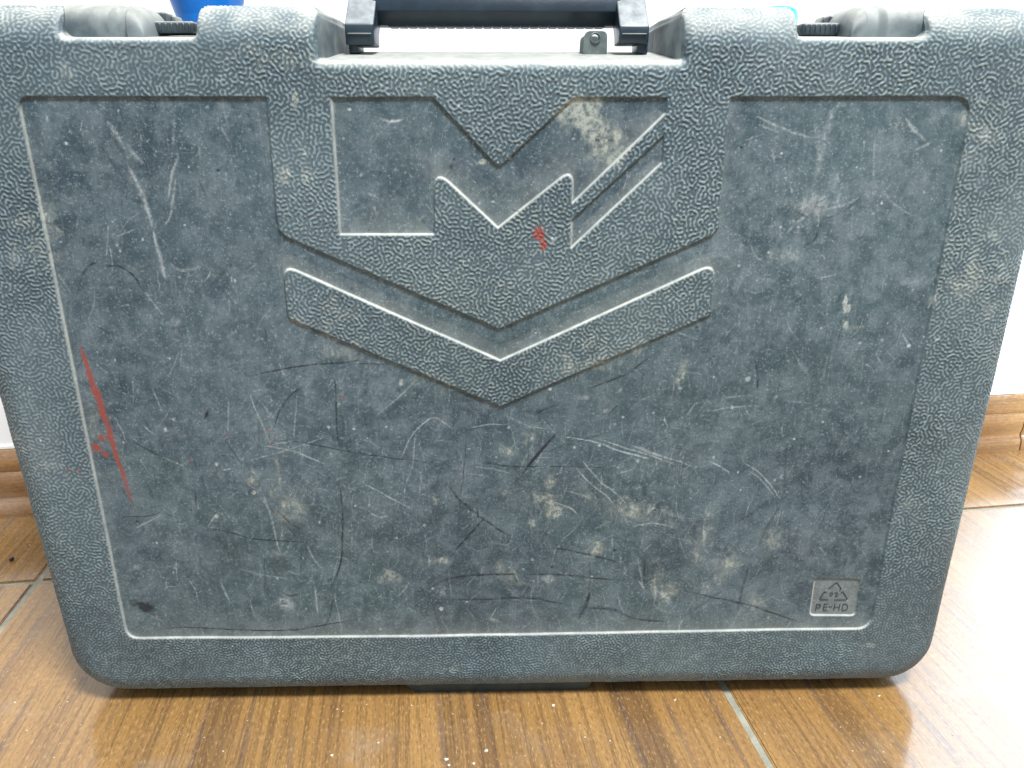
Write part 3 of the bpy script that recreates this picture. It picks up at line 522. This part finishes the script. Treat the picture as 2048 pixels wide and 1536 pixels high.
# --- split the moulded face into its parts
ce = lambda a: (a[:-1, :-1]+a[1:, :-1]+a[:-1, 1:]+a[1:, 1:])/4
lab = np.zeros(keep.shape, int)
cp, cb, cm, cs, cpl = ce(sp), ce(sb), ce(sm), ce(ss), ce(spl); e0 = -0.0003
lab[cp > e0] = 1; lab[cb > -e0] = 2; lab[cm > e0] = 3; lab[cs > e0] = 4; lab[cpl > e0] = 5; lab[~keep] = -1
idx = np.arange(nz*nx).reshape(nz, nx)
quads = np.stack([idx[:-1, :-1], idx[:-1, 1:], idx[1:, 1:], idx[1:, :-1]], -1)
Pf = P1.reshape(-1, 3); Nf = N1.reshape(-1, 3); Af = cA.reshape(-1, 4); Bf = cB.reshape(-1, 4)
def np_mesh(name, q, label=None):
    used, inv = np.unique(q.ravel(), return_inverse=True); n = len(used); m = len(q)
    me = bpy.data.meshes.new(name); me.vertices.add(n); me.vertices.foreach_set('co', (Pf[used]-np.array([0, 0.05, 0])).ravel())
    me.loops.add(m*4); me.loops.foreach_set('vertex_index', inv.astype(np.int32)); me.polygons.add(m)
    me.polygons.foreach_set('loop_start', np.arange(0, 4*m, 4, dtype=np.int32)); me.update(calc_edges=True)
    me.polygons.foreach_set('use_smooth', np.ones(m, bool))
    for nm, src in (('wearA', Af), ('wearB', Bf)):
        at = me.attributes.new(nm, 'FLOAT_COLOR', 'POINT'); at.data.foreach_set('color', src[used].astype(np.float32).ravel())
    me.normals_split_custom_set_from_vertices(Nf[used].astype(np.float32))
    me.materials.append(MAT['case']); o = bpy.data.objects.new(name, me); C.objects.link(o); o.parent = root
    if label: o['label'] = label
    return o
# outward normal must look at -y
if Nf[(nz//2)*nx+nx//2, 1] > 0: Nf *= -1; quads = quads[..., ::-1]
shell = np_mesh('front_shell', quads[lab == 0], 'pebble-grained slate grey front rim')
pan = np_mesh('recessed_panel', quads[lab == 1], 'smooth scratched recessed panel with a red paint streak')
np_mesh('chevron_badge', quads[lab == 2], 'raised grained chevron below the letter')
np_mesh('letter_emblem', quads[lab == 3], 'smooth recessed capital letter M')
np_mesh('emblem_slash', quads[lab == 4], 'recessed slanting bar beside the letter')
platep = np_mesh('material_plate', quads[lab == 5], 'small dusty recessed square in the lower right corner')
# --- side walls of both halves
adj = {}
kq = quads[lab >= 0]
ed = np.concatenate([kq[:, [0, 1]], kq[:, [1, 2]], kq[:, [2, 3]], kq[:, [3, 0]]]); key = np.sort(ed, 1); _, ii, cc = np.unique(key[:, 0].astype(np.int64)*nz*nx+key[:, 1], return_index=True, return_counts=True)
be = ed[ii[cc == 1]]; nxt = {int(a): int(b) for a, b in be}
s0 = int(be[0, 0]); loop = [s0]; cur = nxt[s0]
while cur != s0 and len(loop) < 20000: loop.append(cur); cur = nxt[cur]
lp = Pf[loop]; lx, lz = lp[:, 0], lp[:, 2]
d0 = Dall(lx, lz); g_x = (Dall(lx+eps, lz)-Dall(lx-eps, lz)); g_z = (Dall(lx, lz+eps)-Dall(lx, lz-eps)); gl = np.maximum(np.hypot(g_x, g_z), 1e-12); g_x /= gl; g_z /= gl
ldb, ldh, ldl = dists(lx, lz)
amtz = np.where((ldh < ldb) & (ldh < ldl), 0.0072, np.where(ldl < ldb, 0.0058, 0.0)); amtx = np.where(amtz > 0, 0.0030, 0.0)
blend = np.where(amtz > 0, sst(ldb, 0.0, 0.006), 0)
shx = -g_x*amtx*blend; shz = -g_z*amtz*blend*(np.abs(g_z) > 0.3)
isn = amtz > 0
def ring(t, ydep, inset=0.0): return np.stack([lx+shx*t+g_x*inset, np.full(lx.shape, ydep), lz+shz*t+g_z*inset], -1)
def wall_part(name, rings, mat, sel=None, cap=False):
    n = len(lx); V = np.concatenate(rings)-np.array([0, 0.05, 0]); F = []
    for k in range(len(rings)-1):
        for i in range(n):
            j = (i+1) % n
            if sel is None or sel[i]: F.append((k*n+i, k*n+j, (k+1)*n+j, (k+1)*n+i))
    if cap: F.append(tuple(range((len(rings)-1)*n, len(rings)*n)))
    o = mesh_obj(name, V, F, mat, root); o.data.set_sharp_from_angle(angle=R(50)); return o
front_rings = [lp] + [np.stack([lx+shx*t, np.maximum(lp[:, 1], 0)*(1-t)+DEP*t, lz+shz*t], -1) for t in (0.12, 0.3, 0.55, 0.8, 1.0)]
wall_part('shell_side', front_rings, MAT['side'], ~isn)
wall_part('recess_wall', front_rings, MAT['smooth'], isn)
th = [k/6*math.pi/2 for k in range(7)]
wall_part('rear_shell', [ring(1, DEP+0.0012, 0.0012), ring(1, DEP+0.0016, 0.0002), ring(1, 0.095, 0.0002)]+[ring(1, 0.095+0.014*math.sin(a), 0.0002+0.014*(1-math.cos(a))) for a in th[1:]], MAT['side'], cap=True)
wall_part('seam_strip', [ring(1, DEP-0.0006, 0.0014), ring(1, DEP+0.002, 0.0014)], MAT['latch'])
# --- moulded marking on the plate: bent arrows, 02, PE-HD as raised strokes
def stroke_mesh(bm, pts, wd, h, ox=1580, oy=1100, s=7.68, Y0=0.00158):
    P = [Vector((q[0], Y0, q[1])) for q in face(pts, ox, oy, s)]
    for a, b in zip(P[:-1], P[1:]):
        d = (b-a).normalized(); nrm = Vector((-d.z, 0, d.x))*wd/2; a2, b2 = a-d*wd*0.4, b+d*wd*0.4
        lo = [a2-nrm, a2+nrm, b2+nrm, b2-nrm]; t = 0.6; m = [a2-nrm*t+d*wd*.15, a2+nrm*t+d*wd*.15, b2+nrm*t-d*wd*.15, b2-nrm*t-d*wd*.15]
        L = [bm.verts.new(v+Vector((0, 0.0004, 0))) for v in lo]; T = [bm.verts.new(v+Vector((0, -h, 0))) for v in m]
        for i in range(4): bm.faces.new((L[i], L[(i+1) % 4], T[(i+1) % 4], T[i]))
        bm.faces.new(T)
MARK = simple('dusty_moulded_marking', (0.035, 0.05, 0.058), 0.5, (0.055, 0.072, 0.08), 300, dust=0.0)
bm = bmesh.new()
for p in [[(615,615),(720,525),(745,525),(805,615),(780,640)], [(580,665),(545,665),(475,775),(600,785)], [(700,785),(885,785),(895,765),(830,660),(805,680)]]: stroke_mesh(bm, p, 0.00060, 0.00045)
bm_obj('recycling_triangle', bm, MARK, root, off=OFF)
bm = bmesh.new()
for p in [[(640,680),(665,672),(672,700),(650,728),(628,715),(640,680)], [(700,682),(735,672),(750,690),(710,728),(760,728)]]: stroke_mesh(bm, p, 0.00034, 0.0004)
for p in [[(408,950),(430,855),(475,855),(488,880),(470,905),(420,905)], [(600,850),(545,850),(525,945),(590,945)], [(535,898),(590,898)], [(615,892),(665,892)],
          [(685,950),(708,852)], [(765,950),(785,852)], [(695,898),(775,898)], [(812,948),(835,852),(885,855),(905,885),(888,935),(860,948),(812,948)]]: stroke_mesh(bm, p, 0.00046, 0.0004)
bm_obj('lettering', bm, MARK, root, off=OFF)
# --- foot
def pz(x, y, Y): return onY(x, y, Y)
bm = bmesh.new(); q = [pz(*p, 0.008) for p in [(798, 1362), (812, 1374), (830, 1381), (1172, 1377), (1190, 1360)]]
zt = ZB+0.004; out = [(q[0][0], zt), (q[0][0], q[0][2]+0.001), (q[2][0], 0.0004), (q[3][0], 0.0004), (q[4][0], q[4][2]+0.001), (q[4][0], zt)]
add_prism(bm, out, 0.008, 0.096, axis=1); bm_obj('hinge_foot', bm, MAT['foot'], root, bevel=0.0012, off=OFF)
# --- handle (tilted back): two arms and a grip
hand = empty('handle', (0, 0, 0)); hand.parent = root; hand.location = (0, 0, 0)
bpy.data.objects.remove(hand)
def arm(side):
    Ya = 0.034
    if side < 0: a0, a1 = pz(692, 94, Ya), pz(749, 86, Ya)
    else: a0, a1 = pz(1238, 86, Ya), pz(1297, 88, Ya)
    x0, x1 = a0[0], a1[0]; zb_ = (a0[2]+a1[2])/2; zt_ = pz(720 if side < 0 else 1265, 47 if side < 0 else 51, Ya)[2]
    yt = 0.050; ztop = pz(735 if side < 0 else 1250, -8, yt)[2]
    p = [(Ya, zb_), (Ya-0.0006, zb_+(zt_-zb_)*.5), (Ya, zt_), (yt, ztop), (yt+0.004, ztop+0.022), (yt+0.020, ztop+0.022), (yt+0.018, ztop-0.004), (Ya+0.017, zt_-0.004), (Ya+0.016, zb_)]
    bm = bmesh.new(); add_prism(bm, p, x0, x1)
    o = bm_obj('handle_arm', bm, MAT['handle'], root, bevel=0.0008, off=OFF)
    bm = bmesh.new(); zl = zb_+(zt_-zb_)*.52                            # moulding line across the front of the arm
    add_box(bm, (x0+0.0012, Ya-0.0012, zl-0.0003), (x1-0.0012, Ya+0.001, zl+0.0003)); bm_obj('mould_line', bm, MAT['eye'], o, bevel=0.0002, seg=1)
    # pivot lug dropping behind the arm into the recess wall
    bm = bmesh.new(); zf_ = pz(1000, 104, 0.05)[2]-0.002
    xa, xb = (x0+0.0005, x0+0.0052) if side < 0 else (x1-0.0045, x1+0.0006)
    add_box(bm, (xa, Ya+0.004, zf_), (xb, Ya+0.020, zt_-0.001)); bm_obj('pivot_lug', bm, MAT['handle'], root, bevel=0.001, off=OFF)
    return x0, x1
l0, l1 = arm(-1); r0, r1 = arm(1)
Yg = 0.051; zbot = pz(1000, 50, Yg)[2]; zmid = pz(1000, 23, Yg-0.004)[2]; ztop = pz(1000, -30, Yg+0.006)[2]
pr = [(Yg+0.003, zbot), (Yg-0.0045, zmid), (Yg-0.0035, zmid+0.006), (Yg, ztop), (Yg+0.004, ztop+0.004), (Yg+0.014, ztop+0.004), (Yg+0.018, ztop-0.002), (Yg+0.018, zbot+0.003), (Yg+0.014, zbot)]
bm = bmesh.new(); add_prism(bm, pr, l1-0.002, r0+0.002); grip = bm_obj('grip', bm, MAT['grip'], root, bevel=0.0006, off=OFF)
bm = bmesh.new(); n = 23
for i in range(n):
    x = l1+0.004+(r0-l1-0.008)*(i+0.5)/n; add_box(bm, (x-0.0022, Yg+0.0032, zbot-0.0005), (x+0.0022, Yg+0.013, zbot+0.0006))
o = bm_obj('finger_ribs', bm, MAT['grip'], root, bevel=0.0004, seg=1, off=OFF)
# --- padlock eye on the ledge
def eye(x0, x1, yt, yb, Y0, Y1, hole=True):
    A = pz(x0, yb+6, Y0); B = pz(x1, yb+6, Y0); T = pz(x0, yt, Y0); w = B[0]-A[0]; out = rounded([(A[0], A[2]-0.003), (A[0]+0.0004, T[2]), (B[0]-0.0002, T[2]), (B[0], A[2]-0.003)], [0, 0.0028, 0.0028, 0], 6)
    bm = bmesh.new()
    if hole:
        c = pz(1191, 76, Y0); rh = 0.0019; k = 24; m = len(out)
        ang = [2*math.pi*i/k for i in range(k)]
        for Yv, flip in ((Y0, False), (Y1, True)):
            O = [bm.verts.new((p[0], Yv, p[1])) for p in out]; I = [bm.verts.new((c[0]+rh*math.cos(a), Yv, c[2]+rh*math.sin(a))) for a in ang]
            es = [bm.edges.new((L[i], L[(i+1) % len(L)])) for L in (O, I) for i in range(len(L))]
            bmesh.ops.triangle_fill(bm, edges=es, use_beauty=True, normal=(0, -1, 0))
            if not flip: O0, I0 = O, I
        for L0, L1 in ((O0, O), (I0, I)):
            for i in range(len(L0)): bm.faces.new((L0[i], L0[(i+1) % len(L0)], L1[(i+1) % len(L0)], L1[i]))
    else: add_prism(bm, [tuple(p) for p in out], Y0, Y1, axis=1)
    return bm
e = bm_obj('padlock_eye', eye(1167, 1214, 62, 101, 0.040, 0.0435), MAT['eye'], root, off=OFF)
k = bm_obj('padlock_eye', eye(1159, 1200, 71, 101, 0.0475, 0.050, False), MAT['eye'], root, bevel=0.0005, off=OFF)
# raised rim round the hole
bm = bmesh.new(); c = pz(1191, 76, 0.040); n = 24; rr = []
for i in range(n):
    a = 2*math.pi*i/n; rr.append([bm.verts.new((c[0]+q*math.cos(a), y_, c[2]+q*math.sin(a))) for q, y_ in ((0.0019, 0.0402), (0.0020, 0.0393), (0.0024, 0.0393), (0.0026, 0.0401))])
for i in range(n):
    for j in range(3): bm.faces.new((rr[i][j], rr[(i+1) % n][j], rr[(i+1) % n][j+1], rr[i][j+1]))
bm_obj('eye_rim', bm, MAT['eye'], e)
# --- latch housings (smooth moulded domes inside the latch recesses)
def housing(xa, xg0, xg1, xb, ytop, flip):
    """xa: outer end, xg0..xg1 groove, xb: rounded inner end (photo px)"""
    n = 72; m = 18; V = []; F = []; Y0 = 0.0075
    zf_ = pz(250 if not flip else 1750, 74, 0.004)[2]; zt_ = pz(250 if not flip else 1750, ytop, 0.026)[2]
    for i in range(n+1):
        t = i/n; p = xa+(xb-xa)*t; x = pz(p, 45, 0.012)[0]
        e = abs(xb-p)/abs(xb-xa); hh = 1.0 if e > 0.24 else math.sqrt(max(0.0, 1-((0.24-e)/0.24)**2)); hh = 0.25+0.75*hh if e < 0.24 else 1
        e2 = abs(p-xa)/abs(xb-xa); edge_ = 1-0.35*max(0, 1-e2/0.10)**2
        mid = (xg0+xg1)/2; gv = max(0.0, 1-abs(p-mid)/(abs(xg1-xg0)/2+3)); gd = 0.0032*min(1, gv*2.2)
        for j in range(m+1):
            a = j/m*math.pi/2; pw = 0.62
            yy = Y0+gd+0.0215*(1-math.cos(a)**pw if a < math.pi/2 else 1); zz = zf_+(zt_-zf_)*hh*edge_*math.sin(a)**pw*(1-0.02*gd/0.0032)
            slant = (0.0022 if not flip else -0.0022)*(1-j/m)*(1 if gv > 0 else 0.4)
            V.append((x+slant*gv, yy, zz))
        V.append((x, 0.052, zf_+(zt_-zf_)*hh*edge_))
    w = m+2
    for i in range(n):
        for j in range(w-1):
            q = (i*w+j, (i+1)*w+j, (i+1)*w+j+1, i*w+j+1); F.append(q if not flip else q[::-1])
    for i in (0, n): F.append(tuple(i*w+j for j in range(w))+())
    V = [tuple(np.array(v)-np.array([0, 0.05, 0])) for v in V]
    bm = bmesh.new(); vs = [bm.verts.new(v) for v in V]; bm.verts.index_update()
    for f_ in F:
        try: bm.faces.new([vs[i] for i in f_])
        except ValueError: pass
    return bm_obj('latch_housing', bm, MAT['smooth'], root)
housing(112, 228, 256, 293, 12, False)
housing(1864, 1765, 1728, 1697, 13, True)
def latch(x0, x1, y0, y1, bx0, bx1, by0, cx0, cx1, cy0):
    Yl = 0.022; a, b = pz(x0, y1, Yl), pz(x1, y0, Yl)
    bm = bmesh.new(); add_box(bm, (a[0], Yl, a[2]), (b[0], Yl+0.012, b[2])); o = bm_obj('latch', bm, MAT['latch'], root, bevel=0.0011, off=OFF)
    n = 7
    for i in range(n):
        x = a[0]+(b[0]-a[0])*(i+0.7)/(n+0.4); bm = bmesh.new(); add_box(bm, (x-0.0004, Yl-0.0006, a[2]+0.0010), (x+0.0004, Yl+0.0006, b[2]-0.0009)); bm_obj('grip_rib', bm, MAT['latch'], o, bevel=0.0002, seg=1)
    A, B = pz(bx0, 62, 0.036), pz(bx1, by0, 0.036); bm = bmesh.new(); add_box(bm, (min(A[0], B[0]), 0.036, A[2]), (max(A[0], B[0]), 0.048, B[2])); bm_obj('latch_block', bm, MAT['latch'], root, bevel=0.0012, off=OFF)
    A, B = pz(cx0, 62, 0.044), pz(cx1, cy0, 0.044); bm = bmesh.new()
    s_ = (cx0+cx1)/2; add_prism(bm, [(A[0], A[2]), (B[0], A[2]), (B[0]*.75+A[0]*.25, B[2]), (A[0]*.6+B[0]*.4, B[2])], 0.044, 0.053, axis=1); bm_obj('latch_keeper', bm, MAT['eye'], root, bevel=0.0008, off=OFF)
latch(302, 386, 42, 66, 288, 329, 23, 325, 358, 31)
latch(1603, 1681, 45, 71, 1656, 1694, 30, 1630, 1668, 32)
# ------------------------------------------------------------------ things behind the case
def lathe(name, prof, mat, loc, seg=48, parent=None):
    V = []; F = []; n = len(prof)
    for i in range(seg):
        a = 2*math.pi*i/seg
        for q, z in prof: V.append((q*math.cos(a), q*math.sin(a), z))
    for i in range(seg):
        for j in range(n-1): F.append((i*n+j, ((i+1) % seg)*n+j, ((i+1) % seg)*n+j+1, i*n+j+1))
    o = mesh_obj(name, V, F, mat); o.data.set_sharp_from_angle(angle=R(40)); o.location = loc
    if parent: o.parent = parent
    return o
Yb = 0.168
pL0, pL1 = pz(343, 0, Yb), pz(359, 42, Yb); slope = (pL1[0]-pL0[0])/(pL0[2]-pL1[2])
rt = 0.0218; rtop = rt + 0.0; cx = pL0[0]+rt; zr = pL0[2]
pail = empty('blue_pail', (cx, Yb, 0)); tag(pail, 'bright blue plastic pail standing behind the top left of the grey case', 'pail')
r0_ = max(0.012, rt-slope*zr*0.3)
def pr_(z): return rt-slope*0.0-(zr-z)*min(slope, 0.33) if z > zr-0.06 else rt-0.06*min(slope, 0.33)-(zr-0.06-z)*0.03
lathe('pail_body', [(0.0, 0.0), (pr_(0.0), 0.0), (pr_(zr-0.06), zr-0.06), (pr_(zr), zr), (rt+0.030*slope, zr+0.03), (rt+0.030*slope-0.002, zr+0.03), (pr_(zr)-0.002, zr), (pr_(0.02)-0.002, 0.004), (0.0, 0.004)], MAT['blue'], (0, 0, 0), parent=pail)
lathe('pail_rim', [(rt+0.008, zr+0.028), (rt+0.013, zr+0.028), (rt+0.013, zr+0.033), (rt+0.007, zr+0.033), (rt+0.008, zr+0.028)], MAT['blue'], (0, 0, 0), parent=pail)
Yc = 0.150; t = pz(1579, 13, Yc)
bot = empty('sky_blue_bottle', (t[0]-0.0066, Yc, 0)); tag(bot, 'sky blue plastic bottle whose cap just shows over the right part of the case top', 'bottle')
h_ = t[2]
lathe('bottle_body', [(0, 0), (0.028, 0), (0.030, 0.004), (0.030, h_-0.085), (0.026, h_-0.062), (0.014, h_-0.045), (0.010, h_-0.038), (0.010, h_-0.02)], MAT['cyan'], (0, 0, 0), parent=bot)
lathe('bottle_cap', [(0.0115, h_-0.03), (0.0118, h_-0.006), (0.0105, h_-0.0022), (0.0070, h_-0.0004), (0, h_)], MAT['cyan'], (0, 0, 0), parent=bot)
# ------------------------------------------------------------------ grit on the floor
def lump(bm, c, s, seed):
    rr = random.Random(seed); m = Matrix.Translation(c) @ Matrix.Rotation(rr.uniform(0, 6), 4, 'Z') @ Matrix.Diagonal((s*rr.uniform(.8, 1.6), s, s*rr.uniform(.5, .8), 1))
    g_ = bmesh.ops.create_icosphere(bm, subdivisions=1, radius=1.0, matrix=m)
    for v in g_['verts']: v.co += Vector([rr.uniform(-.25, .25)*s for _ in range(3)])
q = onF(24, 1121); bm = bmesh.new(); lump(bm, Vector((0, 0, 0.0012)), 0.0019, 3); o = bm_obj('grit', bm, MAT['stone'], smooth=True); o.location = (q[0], q[1], 0); tag(o, 'tiny dark stone lying on the floor tile left of the case', 'stone')
bm = bmesh.new()
for x, y, s in [(1107,1411,.0011),(972,1502,.0012),(948,1528,.0008),(893,1520,.001),(898,1531,.0008),(663,1511,.0008),(757,1486,.0006),(675,1419,.0006),(1350,1400,.0007),(1355,1390,.0006),(1170,1475,.0006),(1220,1482,.0006),(1440,1475,.0005),(150,1360,.0006),(135,1404,.0006),(30,1405,.0006),(665,1510,.0005),(823,1411,.0005),(1085,1447,.0004),(1758,1392,.0006),(1290,1380,.0006),(60,1090,.0005),(1905,1470,.0006)]+[(random.uniform(0, 2000), random.uniform(1385, 1530), random.uniform(.0002, .0004)) for _ in range(60)]:
    q = onF(x, y)
    if q[1] > -0.005 and abs(q[0]) < 0.24 and q[1] > 0.0: continue
    lump(bm, Vector((q[0], q[1], s*0.3)), s, int(x*7+y))
o = bm_obj('floor_dust', bm, MAT['crumb']); tag(o, 'pale crumbs of dust scattered on the floor tiles', 'dust', kind='stuff')
